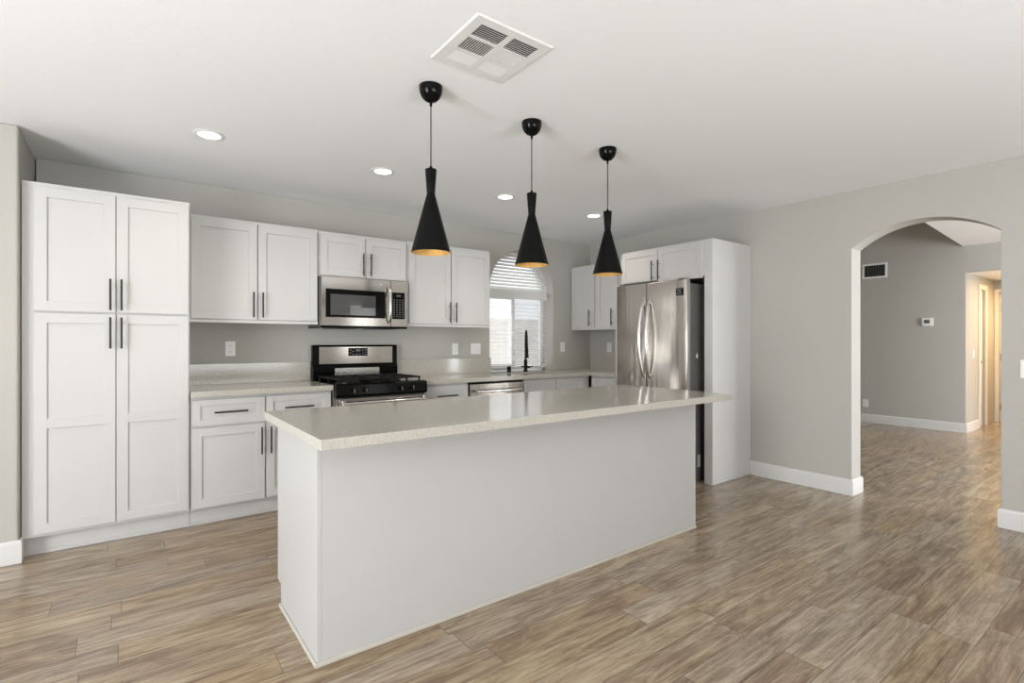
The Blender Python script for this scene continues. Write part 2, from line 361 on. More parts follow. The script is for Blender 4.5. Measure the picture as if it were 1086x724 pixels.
struct(base_run([(FX, 5.98), (FX, HY), (10.225, HY)], -1).build('baseboard_far', 'trim', bevel=.002))
def casing(b, u0, u1, zt, f, w0, w1, cw=.07):
    b.grid([u0-cw, u0, u1, u1+cw], [0, zt, zt+cw], lambda u, v: u < u0 or u > u1 or v > zt, f, w0, w1); return b
o = MB(); casing(o, 10.30, 10.64, 2.09, XZ, HY-.018, HY); struct(o.build('trim_1', 'door', bevel=.004))
def panel_door(u0, u1, z0, z1, f, w0, w1, front):
    b = MB(); st = .1; um = (u0+u1)/2
    us = [u0, u0+st, um-.045, um+.045, u1-st, u1]; vs = [z0, z0+.2, z0+.95, z0+1.08, z1-.45, z1-.35, z1-.12, z1]
    ins = lambda u, v: (us[1] < u < us[2] or us[3] < u < us[4]) and (vs[1] < v < vs[2] or vs[3] < v < vs[4] or vs[5] < v < vs[6])
    b.grid(us, vs, lambda u, v: not ins(u, v), f, w0, w1)
    b.grid(us, vs, ins, f, w0+.008 if front > 0 else w0, w1)
    return b
o = struct(panel_door(10.305, 10.635, .005, 2.085, XZ, HY+.03, HY+.07, 1).build('door_1', 'door', bevel=.002))
b = MB(); b.lathe([(0, -.03), (.02, -.028), (.027, -.012), (.02, .004), (.008, .012)], (0, 0, 0), 20)
k = b.build('door_knob', 'bright', o, smooth=True); k.rotation_euler = (-PI/2, 0, 0); k.location = (10.33, HY-.01, 1.0)
o = struct(panel_door(1.005, 1.925, .005, 2.085, YZ, HX+.03, HX+.07, 1).build('door_2', 'door', bevel=.002))
for z in (.25, 1.05, 1.85):
    b = MB(); b.box(HX+.012, HX+.034, 1.905, 1.93, z-.05, z+.05); b.build('hinge', 'bright', o)
o = MB(); casing(o, 1.0, 1.93, 2.09, YZ, HX-.018, HX, .052); struct(o.build('trim_2', 'door', bevel=.004))

# ---------------------------------------------------------------- cabinets
def pull(parent, x, z0, z1, y, horizontal=False, L=None):
    """bar pull in front of plane y (towards -y)"""
    b = MB(); r = .0062
    if horizontal: b.cyl((x-L/2, y-.034, z0), (x+L/2, y-.034, z0), r, n=14)
    else: b.cyl((x, y-.034, z0), (x, y-.034, z1), r, n=14)
    h = b.build('handle', 'handle', parent, smooth=True)
    ps = [(x-L/2+.035, z0), (x+L/2-.035, z0)] if horizontal else [(x, z0+.035), (x, z1-.035)]
    for px, pz in ps: MB().cyl((px, y-.034, pz), (px, y+.001, pz), .0045, n=10).build('handle_post', 'post', h, smooth=True)
    return h
def shaker(parent, name, x0, x1, z0, z1, y=0, t=.02, st=.06, mid=None, hx=None, hz=None, hl=.2, horiz=False, rail=None):
    rail = rail or st
    xs = [x0, x0+st, x1-st, x1]; zs = [z0, z0+rail]+([mid-st/2, mid+st/2] if mid else [])+[z1-rail, z1]
    pan = lambda u, v: x0+st < u < x1-st and z0+rail < v < z1-rail and not (mid and abs(v-mid) < st/2)
    b = MB(); b.grid(xs, zs, lambda u, v: not pan(u, v), XZ, y-t, y)
    b.box(x0+st-.002, x1-st+.002, y-t+.009, y-.002, z0+rail-.002, z1-rail+.002)
    d = b.build(name, 'cab', parent, bevel=.0016)
    if hx is not None: pull(d, hx, hz, hz+hl if not horiz else hz, y-t, horiz, hl)
    return d
def carcass(parent, w_, d, z0, z1, m='cab', name='body'):
    b = MB(); b.box(0, w_, 0, d, z0, z1); return b.build(name, m, parent, bevel=.0015)

YF = 4.22          # base cabinet face-frame plane
# pantry
p = thing('pantry_cabinet', 'tall white four door pantry cabinet standing left of the counter', 'cabinet', (-.500, YF, 0))
b = MB(); b.box(0, .856, 0, YB-YF-.003, .115, 2.257); b.box(0, .856, -.004, 0, 2.24, 2.265); b.build('body', 'cab', p, bevel=.0015)
b = MB(); b.box(.0, .858, .05, .59, 0, .115); b.box(.0, .858, .04, .05, 0, .018); b.build('toe_kick', 'cab', p, bevel=.001)
shaker(p, 'door', .055, .446, .135, 1.474, mid=.80, hx=.42, hz=1.255)
shaker(p, 'door', .451, .846, .135, 1.474, mid=.80, hx=.477, hz=1.255)
shaker(p, 'door', .055, .446, 1.486, 2.238, hx=.42, hz=1.50)
shaker(p, 'door', .451, .846, 1.486, 2.238, hx=.477, hz=1.50)
# upper cabinets
YU = 4.51; DU = YB-YU-.003
def upper(label, x0, x1, z0, z1, doors, rail=True, group='white wall cabinets'):
    u = thing('wall_cabinet', label, 'cabinet', (x0, YU, 0))
    carcass(u, x1-x0, DU, z0, z1)
    if rail:
        b = MB(); b.box(0, x1-x0, -.012, .02, z0-.024, z0+.001); b.build('light_rail', 'cab', u, bevel=.002)
    b = MB(); b.box(0, x1-x0, -.006, .01, z1-.018, z1+.006); b.build('top_moulding', 'cab', u, bevel=.002)
    for (a, c, hx) in doors: shaker(u, 'door', a-x0, c-x0, z0+.004, z1-.018, hx=hx-x0, hz=z0+.022)
    return u
upper('two door white wall cabinet over the counter between pantry and microwave', .360, 1.308, 1.468, 2.245, [(.385, .834, .805), (.843, 1.300, .872)])
upper('short two door white wall cabinet directly above the microwave', 1.312, 2.128, 1.862, 2.240, [(1.325, 1.720, 1.694), (1.728, 2.118, 1.764)], rail=False)
upper('two door white wall cabinet between the microwave and the arched window', 2.132, 3.082, 1.468, 2.245, [(2.150, 2.602, 2.580), (2.612, 3.074, 2.650)])
# right wall upper (faces -X): local x runs towards the camera
u = thing('wall_cabinet', 'two door white wall cabinet in the far right corner beside the refrigerator', 'cabinet', (4.572, YB-.004, 0), -PI/2)
LW = YB-.004-3.80
carcass(u, LW, XR-4.572-.003, 1.466, 2.235)
b = MB(); b.box(0, LW, -.012, .02, 1.442, 1.467); b.build('light_rail', 'cab', u, bevel=.002)
b = MB(); b.box(0, LW, -.006, .01, 2.217, 2.241); b.build('top_moulding', 'cab', u, bevel=.002)
shaker(u, 'door', .012, .407, 1.470, 2.217, hx=.345, hz=1.487)
shaker(u, 'door', .440, .780, 1.470, 2.217, hx=.708, hz=1.487)
# base cabinets
ZT = .908
def basecab(label, x0, x1, loc=None, rz=0, depth=None):
    c = thing('base_cabinet', label, 'cabinet', loc or (x0, YF, 0), rz); W = x1-x0; depth = depth or YB-YF-.003
    b = MB(); b.box(0, W, 0, depth, .115, ZT); b.build('body', 'cab', c, bevel=.0015)
    b = MB(); b.box(.0, W, .05, depth-.01, 0, .115); b.box(.0, W, .04, .05, 0, .018); b.build('toe_kick', 'cab', c, bevel=.001)
    return c
c = basecab('white base cabinet with two drawers and two doors, between pantry and range', .360, 1.330)
shaker(c, 'drawer', .008, .473, .705, .888, st=.05, hx=.247, hz=.797, hl=.215, horiz=True, rail=.042)
shaker(c, 'drawer', .484, .962, .705, .888, st=.05, hx=.716, hz=.797, hl=.215, horiz=True, rail=.042)
shaker(c, 'door', .008, .473, .130, .690, hx=.448, hz=.465)
shaker(c, 'door', .484, .962, .130, .690, hx=.512, hz=.465)
c = basecab('narrow white base cabinet between the range and the dishwasher', 2.150, 2.632)
shaker(c, 'drawer', .012, .472, .705, .888, st=.05, hx=.235, hz=.797, hl=.215, horiz=True, rail=.042)
shaker(c, 'door', .012, .472, .130, .690, hx=.05, hz=.465)
c = basecab('white sink base cabinet under the black faucet', 3.300, 4.268)
# open box round the basin: replace the solid body
[bpy.data.objects.remove(q) for q in list(c.children) if q.name.startswith('body')]
W = 4.268-3.30; D = YB-YF-.003
b = MB(); b.box(0, W, 0, D, .115, .60); b.box(0, W, 0, .025, .60, ZT); b.box(0, .02, .025, D, .60, ZT); b.box(W-.213, W, .025, D, .60, ZT); b.box(.02, W-.213, D-.02, D, .60, ZT)
b.build('body', 'cab', c, bevel=.0015)
shaker(c, 'drawer', .012, .440, .705, .888, st=.05, rail=.042); shaker(c, 'drawer', .452, .880, .705, .888, st=.05, rail=.042)
shaker(c, 'door', .012, .440, .130, .690, hx=.41, hz=.465); shaker(c, 'door', .452, .880, .130, .690, hx=.48, hz=.465)
c = basecab('white corner base cabinet on the short counter leg beside the refrigerator', 0, .375, (4.27, 4.168, 0), -PI/2, XR-4.27-.004)
shaker(c, 'drawer', .012, .363, .705, .888, st=.05, rail=.042); shaker(c, 'door', .012, .363, .130, .690, hx=.33, hz=.465)

# refrigerator surround
PX0 = 4.24
c = thing('refrigerator_surround_cabinet', 'tall white cabinet surround with two upper doors enclosing the refrigerator', 'cabinet', (PX0, 3.69, 0), -PI/2)
Wd = 3.69-2.635; Dd = XR-PX0-.003
b = MB(); b.box(Wd-.082, Wd, 0, .02, 0, 2.236); b.box(Wd-.018, Wd, .02, Dd, 0, 2.236); b.build('side_panel', 'cab', c, bevel=.0012)
b = MB(); b.box(-.10, -.02, 0, Dd, 0, 1.905); b.build('side_panel', 'cab', c, bevel=.0012)
b = MB(); b.box(0, Wd-.083, 0, Dd, 1.905, 2.236); b.build('body', 'cab', c, bevel=.0012)
shaker(c, 'door', .006, .462, 1.909, 2.218, hx=.418, hz=1.908+.0, st=.055, hl=.195)
shaker(c, 'door', .470, .962, 1.885, 2.218, hx=.494, hz=1.908, st=.055, hl=.195)

# ---------------------------------------------------------------- counters
ZC = .95; ZU = .91
def top_from(b, name, label, cat='countertop'):
    o = b.build(name, 'quartz', bevel=.002); return tag(o, label, cat)
b = MB(); b.box(.358, 1.332, 4.165, YB-.002, ZU, ZC)
cl = top_from(b, 'countertop', 'pale speckled quartz countertop between the pantry and the range')
b = MB(); b.box(.358, 1.330, YB-.022, YB-.002, ZC, 1.118); b.build('backsplash', 'quartz', cl, bevel=.0015)
b = MB()
xs = [2.146, WX0+.002, 3.36, 3.98, 4.232, WX1-.002, XR-.002]; ys = [3.795, 4.165, 4.28, 4.66, YB-.001]
def fl(x, y):
    if y < 4.165: return x > 4.232
    if 3.36 < x < 3.98 and 4.28 < y < 4.66: return False
    return True
b.grid(xs, ys, fl, XY, ZU, ZC)
cr_ = top_from(b, 'countertop', 'pale speckled quartz countertop with the sink, running from range to refrigerator')
for q in ((2.146, WX0-.001, YB-.022, YB-.002), (WX1+.001, XR-.002, YB-.022, YB-.002), (XR-.022, XR-.002, 3.795, YB-.023)  ):
    b = MB(); b.box(*q, ZC, 1.118); b.build('backsplash', 'quartz', cr_, bevel=.0015)

# sink
b = MB()
def inset(x0, x1, y0, y1, z): return [b.bm.verts.new(p) for p in ((x0,y0,z),(x1,y0,z),(x1,y1,z),(x0,y1,z))]
r1 = inset(3.345, 3.995, 4.265, 4.675, ZU-.001); r2 = inset(3.355, 3.985, 4.275, 4.665, ZU-.001); r3 = inset(3.37, 3.97, 4.29, 4.65, .70); 
for A, B in ((r1, r2), (r2, r3)):
    for k in range(4): b.bm.faces.new((A[k], A[(k+1)%4], B[(k+1)%4], B[k]))
b.bm.faces.new(r3)
sk = b.build('sink', 'steel'); tag(sk, 'stainless undermount kitchen sink set in the counter below the window', 'sink')
md = sk.modifiers.new('s', 'SOLIDIFY'); md.thickness = .002
b = MB(); b.lathe([(0, .004), (.03, .004), (.042, .001), (.042, 0)], (3.67, 4.5, .7005), 24); b.build('drain', 'bright', sk, smooth=True)

# faucet
fx, fy = 3.757, 4.745
f = thing('faucet', 'tall matte black pull-down faucet standing behind the sink', 'faucet', (fx, fy, ZC))
b = MB(); b.lathe([(0, 0), (.030, 0), (.030, .006), (.021, .012), (.021, .13), (.017, .14), (0, .14)], n=28); b.build('base', 'black', f, smooth=True)
dx, dy = -.50, -.866
path = [(0, 0, .13), (0, 0, .38)]
R_ = .055
for k in range(1, 13):
    t = PI*k/12; path.append((dx*R_*(1-math.cos(t)), dy*R_*(1-math.cos(t)), .38+R_*1.75*math.sin(t)))
path.append((dx*2*R_, dy*2*R_, .31))
b = MB(); b.tube(path, .0095, 14); b.build('spout', 'black', f, smooth=True)
b = MB()
for k in range(22):
    z = .15+k*.0105; b.lathe([(.0098, 0), (.0135, .003), (.0135, .0055), (.0098, .0032)], (0, 0, z), 18)
b.build('spring_coil', 'black', f, smooth=True)
b = MB(); ex, ey = dx*2*R_, dy*2*R_; b.lathe([(0, .315), (.013, .315), (.014, .25), (.017, .20), (.020, .165), (.018, .16), (0, .16)], (ex, ey, 0), 24); b.build('spray_head', 'black', f, smooth=True)
b = MB(); b.cyl((0, 0, .235), (ex, ey, .235), .006, n=10); b.lathe([(.0155, .228), (.020, .228), (.020, .242), (.0155, .242)], (ex, ey, 0), 20); b.build('docking_arm', 'black', f, smooth=True)
b = MB(); b.cyl((-.055, .01, .058), (0, 0, .052), .008, n=12); b.cyl((0, 0, .052), (.05, -.02, .05), .012, n=12); b.cyl((.05, -.02, .05), (.085, -.03, .058), .006, n=12); b.build('lever', 'black', f, smooth=True)
b = MB(); b.lathe([(0, 0), (.024, 0), (.024, .004), (.0235, .058), (.020, .064), (0, .064)], n=28); o = b.build('air_gap', 'black', smooth=True); o.location = (3.53, 4.765, ZC)
tag(o, 'small black cylindrical air gap cap on the counter left of the faucet', 'air gap')

# ---------------------------------------------------------------- window
wn = MB(); YW = 5.0
# frame following the arched opening
def archpts(x0, x1, zs, n=24, inset_=0):
    c = (x0+x1)/2; R = (x1-x0)/2-inset_
    return [(c+R*math.cos(PI*k/n), zs+R*math.sin(PI*k/n)) for k in range(n+1)]
def ring(b, outer, inner, w0, w1, f=XZ):
    n = len(outer); A = [[b.bm.verts.new(f(*p, w_)) for p in outer] for w_ in (w0, w1)]; B = [[b.bm.verts.new(f(*p, w_)) for p in inner] for w_ in (w0, w1)]
    for k in range(n):
        j = (k+1) % n
        b.bm.faces.new((A[0][k], A[0][j], B[0][j], B[0][k])); b.bm.faces.new((A[1][k], B[1][k], B[1][j], A[1][j]))
        b.bm.faces.new((B[0][k], B[0][j], B[1][j], B[1][k])); b.bm.faces.new((A[0][k], A[1][k], A[1][j], A[0][j]))
ZS = 1.905
outer = [(WX1-.001, .955), *archpts(WX0+.001, WX1-.001, ZS), (WX0+.001, .955)]
inner = [(WX1-.05, .995), *archpts(WX0+.001, WX1-.001, ZS, inset_=.049), (WX0+.05, .995)]
ring(wn, outer, inner, YW, YW+.05)
wn.box(WX0+.05, WX1-.05, YW, YW+.05, 1.84, 1.90)       # transom bar
win = struct(wn.build('window_1', 'vinyl', bevel=.002))
b = MB(); b.box(WX0+.002, WX1-.002, YB, YW+.05, ZU+.0005, ZC); b.build('window_sill', 'quartz', win, bevel=.001)
b = MB(); b.box(WX1-.018, WX1-.001, YB+.001, 4.955, ZC, 1.118); b.build('reveal_splash', 'quartz', win, bevel=.001)
b = MB(); x0, x1, z0, z1 = WX0+.05, 3.775, .995, 1.84
b.grid([x0, x0+.035, x1-.045, x1], [z0, z0+.04, z1-.035, z1], lambda u, v: u < x0+.035 or u > x1-.045 or v < z0+.04 or v > z1-.035, XZ, YW-.018, YW-.001); b.build('sliding_sash', 'vinyl', win, bevel=.002)
b = MB(); b.prism([(x1-.032, 1.36), (x1-.012, 1.36), (x1-.012, 1.44), (x1-.032, 1.44)], XZ, YW-.03, YW-.018); b.build('sash_latch', 'vinyl', win, bevel=.002)
b = MB(); b.grid([3.79, WX1-.051], [.997, 1.838], lambda u, v: True, XZ, YW+.040, YW+.042); b.build('insect_screen', 'screen', win)
b = MB(); b.box(WX0+.06, WX1-.055, YW+.022, YW+.026, 1.0, 1.835); b.build('glass_pane', 'glass', win)
b = MB(); b.prism([(WX1-.052, 1.902), *archpts(WX0+.001, WX1-.001, ZS, inset_=.052), (WX0+.052, 1.902)], XZ, YW+.022, YW+.026); b.build('arched_pane', 'glass', win)
# lower blind: open horizontal slats + valance + cords
bl = thing('window_blind', 'white open slat blind with valance over the lower window panes', 'blind', (3.77, 4.93, ZC))
def slat(b, x0, x1, y, z, tilt, wd=.048, th=.0024):
    c, s = math.cos(tilt), math.sin(tilt); pts = []
    for (p, q) in ((-wd/2, -th/2), (0, th*.8-th/2), (wd/2, -th/2), (wd/2, th/2), (0, th*1.8-th/2), (-wd/2, th/2)): pts.append((y+p*c-q*s, z+p*s+q*c))
    b.prism(pts, lambda u, v, w_: (w_, u, v), x0, x1)
b = MB(); z = .07
while z < .84: slat(b, -.44, .435, 0, z, math.radians(5)); z += .0455
b.build('slats', 'blind', bl)
b = MB(); b.box(-.44, .435, -.026, .026, .033, .050); b.build('bottom_rail', 'blind', bl, bevel=.002)
b = MB(); b.box(-.445, .44, -.035, .03, .868, .945); b.box(-.447, .442, -.042, -.035, .858, .950); b.build('valance', 'blind', bl, bevel=.003)
for x in (-.36, -.12, .12, .36):
    for yy in (-.0265, .0265): MB().cyl((x, yy, .04), (x, yy, .87), .0013, n=6).build('ladder_cord', 'blind', bl)
b = MB(); b.cyl((-.05, -.045, .30), (-.05, -.045, .87), .0018, n=8); b.lathe([(0, .27), (.006, .275), (.004, .31), (0, .312)], (-.05, -.045, 0), 12); b.build('pull_cord', 'blind', bl)
# arch blind
ab = thing('arched_window_blind', 'half-round white slat blind filling the arched top of the window', 'blind', (3.7745, 4.93, 1.905))
b = MB(); z = .035; R = .462
while z < .455:
    h = math.sqrt(max(R*R-(z+.01)**2, 0))
    if h > .04: slat(b, -h, h, 0, z, math.radians(46), wd=.044)
    z += .0385
b.build('slats', 'blind', ab)
b = MB(); b.box(-.462, .455, -.024, .024, -.004, .016); b.build('bottom_rail', 'blind', ab, bevel=.002)
for x in (-.24, 0, .24):
    b = MB(); b.cyl((x, -.0255, .01), (x, -.0255, math.sqrt(R*R-x*x)-.03), .0012, n=6); b.build('ladder_cord', 'blind', ab)
# rear window blind (behind the camera, shows in the microwave glass)
rb = thing('rear_window_blind', 'white open slat blind on the window behind the camera, reflected in the microwave', 'blind', (4.5, REAR+.03, .9))
b = MB(); z = .04
while z < 1.24: slat(b, -.34, .34, 0, z, math.radians(25)); z += .046
b.build('slats', 'blind', rb)
b = MB(); b.box(-.35, .35, -.03, .045, 1.25, 1.32); b.build('valance', 'blind', rb, bevel=.003)
# neighbour's wall outside
b = MB(); b.box(5.4, 9.5, 8.2, 8.4, 0, 1.75); o = b.build('garden_wall', 'fence', bevel=.01); tag(o, 'pale stucco garden wall outside, behind the kitchen window', 'wall')

# ---------------------------------------------------------------- island
IX0, IX1, IY0, IY1 = .609, 3.182, 2.110, 2.790
il = thing('kitchen_island', 'white kitchen island base with plain flat front panel, under the quartz slab', 'island', (IX0, IY0, 0))
W = IX1-IX0; D = IY1-IY0
b = MB(); b.box(.018, W-.014, .008, D-.08, .10, ZU-.001); b.box(.018, W-.014, .008, D-.17, 0, .10); b.build('body', 'panel', il)
b = MB(); b.box(.0182, W-.0142, 0, .008, 0, ZU-.001); b.build('front_panel', 'panel', il, bevel=.001)
b = MB(); b.prism([(0, 0), (D-.085, 0), (D-.085, .11), (D-.02, .11), (D-.02, ZU-.001), (0, ZU-.001)], lambda u, v, w_: (w_, u, v), 0, .018); b.build('side_panel', 'panel', il, bevel=.001)
b = MB(); b.prism([(-.002, 0), (D-.085, 0), (D-.085, .11), (D-.02, .11), (D-.02, ZU-.001), (-.003, ZU-.001)], lambda u, v, w_: (w_, u, v), W-.014, W); b.build('side_panel', 'panel', il, bevel=.001)
b = MB(); b.box(-.010, W+.002, -.009, 0, 0, .019); b.box(-.010, 0, 0, D-.085, 0, .019); b.build('base_trim', 'caulk', il, bevel=.003)
for k in range(3):     # far side doors facing the range
    a = .02+k*(W-.04)/3; d = MB(); q = (W-.04)/3
    xs_ = [a+.003, a+.063, a+q-.063, a+q-.003]; zs_ = [.125, .185, .84, .90]
    d.grid(xs_, zs_, lambda u, v: not (xs_[1] < u < xs_[2] and zs_[1] < v < zs_[2]), XZ, D-.08, D-.058)
    d.box(xs_[1]-.002, xs_[2]+.002, D-.079, D-.068, zs_[1]-.002, zs_[2]+.002); dd = d.build('door', 'cab', il, bevel=.0015)
    b = MB(); b.cyl((a+q-.035, D-.024, .66), (a+q-.035, D-.024, .86), .006, n=12); b.cyl((a+q-.035, D-.058, .69), (a+q-.035, D-.024, .69), .0045, n=8); b.cyl((a+q-.035, D-.058, .83), (a+q-.035, D-.024, .83), .0045, n=8); b.build('handle', 'handle', dd, smooth=True)
b = MB(); b.box(.552, 3.235, 1.868, 2.798, ZU, ZC); top_from(b, 'island_countertop', 'long thick speckled quartz slab on top of the kitchen island')

# ---------------------------------------------------------------- range
st = thing('gas_range', 'black and stainless gas range standing between the base cabinets', 'stove', (1.338, 4.14, 0))
W = .806
b = MB(); b.box(0, W, .03, .665, .03, .935); b.build('body', 'side', st, bevel=.002)
b = MB(); b.box(-.001, W+.001, .0, .60, .935, .952); b.box(.01, W-.01, .0, .02, .945, .958); b.build('cooktop', 'gloss', st, bevel=.004)
b = MB(); b.prism([(-.012, .845), (-.03, .865), (-.022, .945), (.0, .955), (.04, .955), (.04, .845)], lambda u, v, w_: (w_, u, v), 0, W); b.build('control_panel', 'gloss', st, bevel=.003)
for x in (.135, .235, .55, .655):
    k = MB(); k.cyl((x, -.026, .905), (x, -.040, .904), .026, .024, 24); k.cyl((x, -.040, .904), (x, -.062, .902), .019, .017, 24); kn = k.build('knob', 'gloss', st, bevel=.002, smooth=True)
    b = MB(); b.box(x-.0045, x+.0045, -.066, -.060, .885, .919); b.build('knob_grip', 'bright', kn, bevel=.002)
b = MB(); b.box(0.004, W-.004, -.022, .03, .20, .835); b.build('oven_door', 'steel', st, bevel=.004); od = st.children[-1]
b = MB(); b.box(.12, W-.12, -.025, -.021, .36, .68); b.build('oven_window', 'mglass', od, bevel=.002)
b = MB(); b.cyl((.035, -.07, .80), (W-.035, -.07, .80), .0135, n=18); b.box(.03, .062, -.075, -.02, .785, .832); b.box(W-.062, W-.03, -.075, -.02, .785, .832); b.build('oven_handle', 'bright', od, bevel=.003, smooth=True)
b = MB(); b.box(0.004, W-.004, -.018, .03, .045, .19); b.build('storage_drawer', 'steel', st, bevel=.004)
for x, y in ((.04, .06), (W-.04, .06), (.04, .6), (W-.04, .6)):
    b = MB(); b.cyl((x, y, 0), (x, y, .03), .018, n=14); b.build('foot', 'side', st)
# backguard
b = MB(); b.prism([(.60, .94), (.60, 1.075), (.612, 1.085), (.612, 1.25), (.622, 1.268), (.665, 1.268), (.665, .94)], lambda u, v, w_: (w_, u, v), -.004, W); bgd = b.build('backguard', 'gloss', st, bevel=.006)
b = MB(); b.box(.052, W-.052, .607, .613, 1.094, 1.252); b.build('backguard_panel', 'steel', bgd, bevel=.002)
b = MB(); b.box(.19, W-.19, .5965, .601, .985, 1.055); b.build('backguard_strip', 'bright', bgd, bevel=.002)
b = MB(); b.box(.318, .500, .602, .608, 1.165, 1.240); cp = b.build('clock_display', 'gloss', bgd, bevel=.002)
b = MB(); b.box(.388, .43, .6005, .6025, 1.208, 1.226); b.build('lcd', 'lcd', cp)
b = MB()
for (x, z) in ((.336, 1.222), (.336, 1.192), (.360, 1.207), (.36, 1.178), (.395, 1.180), (.425, 1.180), (.455, 1.216), (.455, 1.188), (.480, 1.222), (.480, 1.200), (.480, 1.178)): b.box(x-.005, x+.005, .6008, .6025, z-.003, z+.003)
b.build('button_print', 'digit', cp)
# grates and burners
for gx0, gx1 in ((.035, .395), (.411, W-.035)):
    b = MB(); zg = .985
    for y in (.05, .565): b.box(gx0, gx1, y-.007, y+.007, zg-.006, zg+.007)
    for x in (gx0+.007, gx1-.007): b.box(x-.007, x+.007, .05, .565, zg-.006, zg+.007)
    xm = (gx0+gx1)/2
    for yc in (.18, .435):
        b.box(gx0, xm-.03, yc-.005, yc+.005, zg-.004, zg+.008); b.box(xm+.03, gx1, yc-.005, yc+.005, zg-.004, zg+.008)
        b.box(xm-.005, xm+.005, yc+.03, yc+.128, zg-.004, zg+.008); b.box(xm-.005, xm+.005, yc-.128, yc-.03, zg-.004, zg+.008)
    b.box(gx0, gx1, .301, .314, zg-.006, zg+.007)
    for x in (gx0+.007, gx1-.007):
        for y in (.05, .3075, .565): b.box(x-.007, x+.007, y-.007, y+.007, .952, zg)
    b.build('grate', 'iron', st, bevel=.0015)
    for yc in (.18, .435):
        b = MB(); b.lathe([(0, .021), (.032, .021), (.036, .016), (.036, .012), (.045, .010), (.05, 0)], (xm, yc, .952), 28); b.build('burner', 'iron', st, smooth=True)

# ---------------------------------------------------------------- microwave
mw = thing('microwave', 'stainless over-the-range microwave mounted under the short wall cabinet', 'microwave', (1.314, 4.425, 0))
W = .786
Z0, Z1 = 1.428, 1.858
b = MB(); b.box(0, W, .035, YB-4.425-.004, Z0+.006, Z1); b.build('body', 'side', mw, bevel=.002)
b = MB(); b.box(0.002, .622, 0, .035, Z0+.006, Z1-.004); dr = b.build('door', 'steel', mw, bevel=.003)
b = MB(); b.box(.036, .567, -.0035, .001, 1.508, 1.750); b.build('door_glass', 'gloss', dr, bevel=.002)
b = MB(); b.box(.075, .475, -.0045, -.003, 1.528, 1.705); b.build('viewing_window', 'mglass', dr, bevel=.001)
b = MB(); b.cyl((.520, .0, 1.815), (.520, -.002, 1.815), .012, n=24); b.build('emblem', 'bright', dr)
b = MB(); b.tube([(.594, -.002+0, 1.475), (.594, -.030, 1.482), (.594, -.046, 1.52), (.594, -.053, 1.58), (.594, -.055, 1.63), (.594, -.053, 1.68), (.594, -.046, 1.74), (.594, -.030, 1.778), (.594, -.002, 1.785)], .0115, 14); b.build('door_handle', 'bright', dr, smooth=True)
b = MB(); b.box(.626, W-.002, 0, .035, Z0+.006, Z1-.004); pn = b.build('control_panel', 'steel', mw, bevel=.003)
b = MB(); b.box(.634, .757, -.003, .001, 1.506, 1.750); kp = b.build('keypad', 'gloss', pn, bevel=.002)
b = MB(); b.box(.675, .715, -.0042, -.0028, 1.712, 1.726); b.build('lcd', 'lcd', kp)
b = MB()
for r in range(9):
    for q in range(4):
        x = .652+q*.028; z = 1.680-r*.019
        b.box(x-.006, x+.006, -.0038, -.0028, z-.0028, z+.0028)
b.build('key_print', 'digit', kp)
b = MB(); b.box(.0, W, .01, YB-4.425-.01, Z0-.012, Z0+.006); 
b.build('vent_grille', 'gloss', mw, bevel=.002)
for x0 in (.08, .45):
    MB().box(x0, x0+.25, .06, .24, Z0-.016, Z0-.0115).build('grease_filter', 'ventgrey', mw)

# ---------------------------------------------------------------- dishwasher
dw = thing('dishwasher', 'stainless dishwasher with black control strip under the counter left of the sink', 'dishwasher', (2.638, 4.20, 0))
W = .655
b = MB(); b.box(0, W, .03, .6, .10, .905); b.build('body', 'side', dw)
b = MB(); b.box(.004, W-.004, 0, .03, .12, .885); d = b.build('door', 'steel', dw, bevel=.003)
b = MB(); b.box(.0, W, -.002, .03, .886, .904); b.build('control_strip', 'gloss', dw, bevel=.002)
b = MB(); b.cyl((.05, -.045, .815), (W-.05, -.045, .815), .011, n=16); b.cyl((.09, -.045, .815), (.09, .001, .815), .008, n=10); b.cyl((W-.09, -.045, .815), (W-.09, .001, .815), .008, n=10); b.build('door_handle', 'bright', d, smooth=True)
b = MB(); b.box(.01, W-.01, .06, .5, 0, .10); b.build('toe_kick', 'side', dw)

# ---------------------------------------------------------------- refrigerator
fr = thing('refrigerator', 'stainless french door refrigerator standing inside the white surround', 'refrigerator', (4.05, 3.608, 0), -PI/2)
W = .823
b = MB(); b.box(.012, W-.012, .085, .83, .02, 1.835); b.build('body', 'side', fr, bevel=.004)
for (a, c) in ((.0, .3815), (.3875, W)):
    b = MB(); n = 16; pts = []
    for k in range(n+1):
        u = a+(c-a)*k/n; q = (k/n*2-1); pts.append((u, .008*(2*u/W-1)**4+(.018*(k/n)**9 if a > 0 else 0)))
    pts += [(c, .075), (a, .075)]
    b.prism(pts, XY, .700, 1.866); d = b.build('door', 'fsteel', fr, bevel=.004, smooth=True)
    hx = .352 if a == 0 else .420
    pth = []
    for k in range(17):
        t = k/16; z = .945+.765*t; off = math.sin(PI*t)**.55 if 0 < t < 1 else 0
        pth.append((hx+(-.010 if a == 0 else .010)*math.sin(PI*t), .012-.075*off, z))
    b = MB(); b.tube(pth, .0135, 14); b.build('door_handle', 'bright', d, smooth=True)
b = MB(); n = 12; pts = [(W*k/n, .010*(k/n*2-1)**4+.012*abs(k/n*2-1)**14) for k in range(n+1)]+[(W, .075), (0, .075)]
b.prism(pts, XY, .06, .690); d = b.build('freezer_drawer', 'fsteel', fr, bevel=.004, smooth=True)
b = MB(); b.cyl((.10, -.05, .62), (W-.10, -.05, .62), .0125, n=14); b.cyl((.13, -.05, .62), (.13, .005, .62), .009, n=10); b.cyl((W-.13, -.05, .62), (W-.13, .005, .62), .009, n=10); b.build('drawer_handle', 'bright', d, smooth=True)
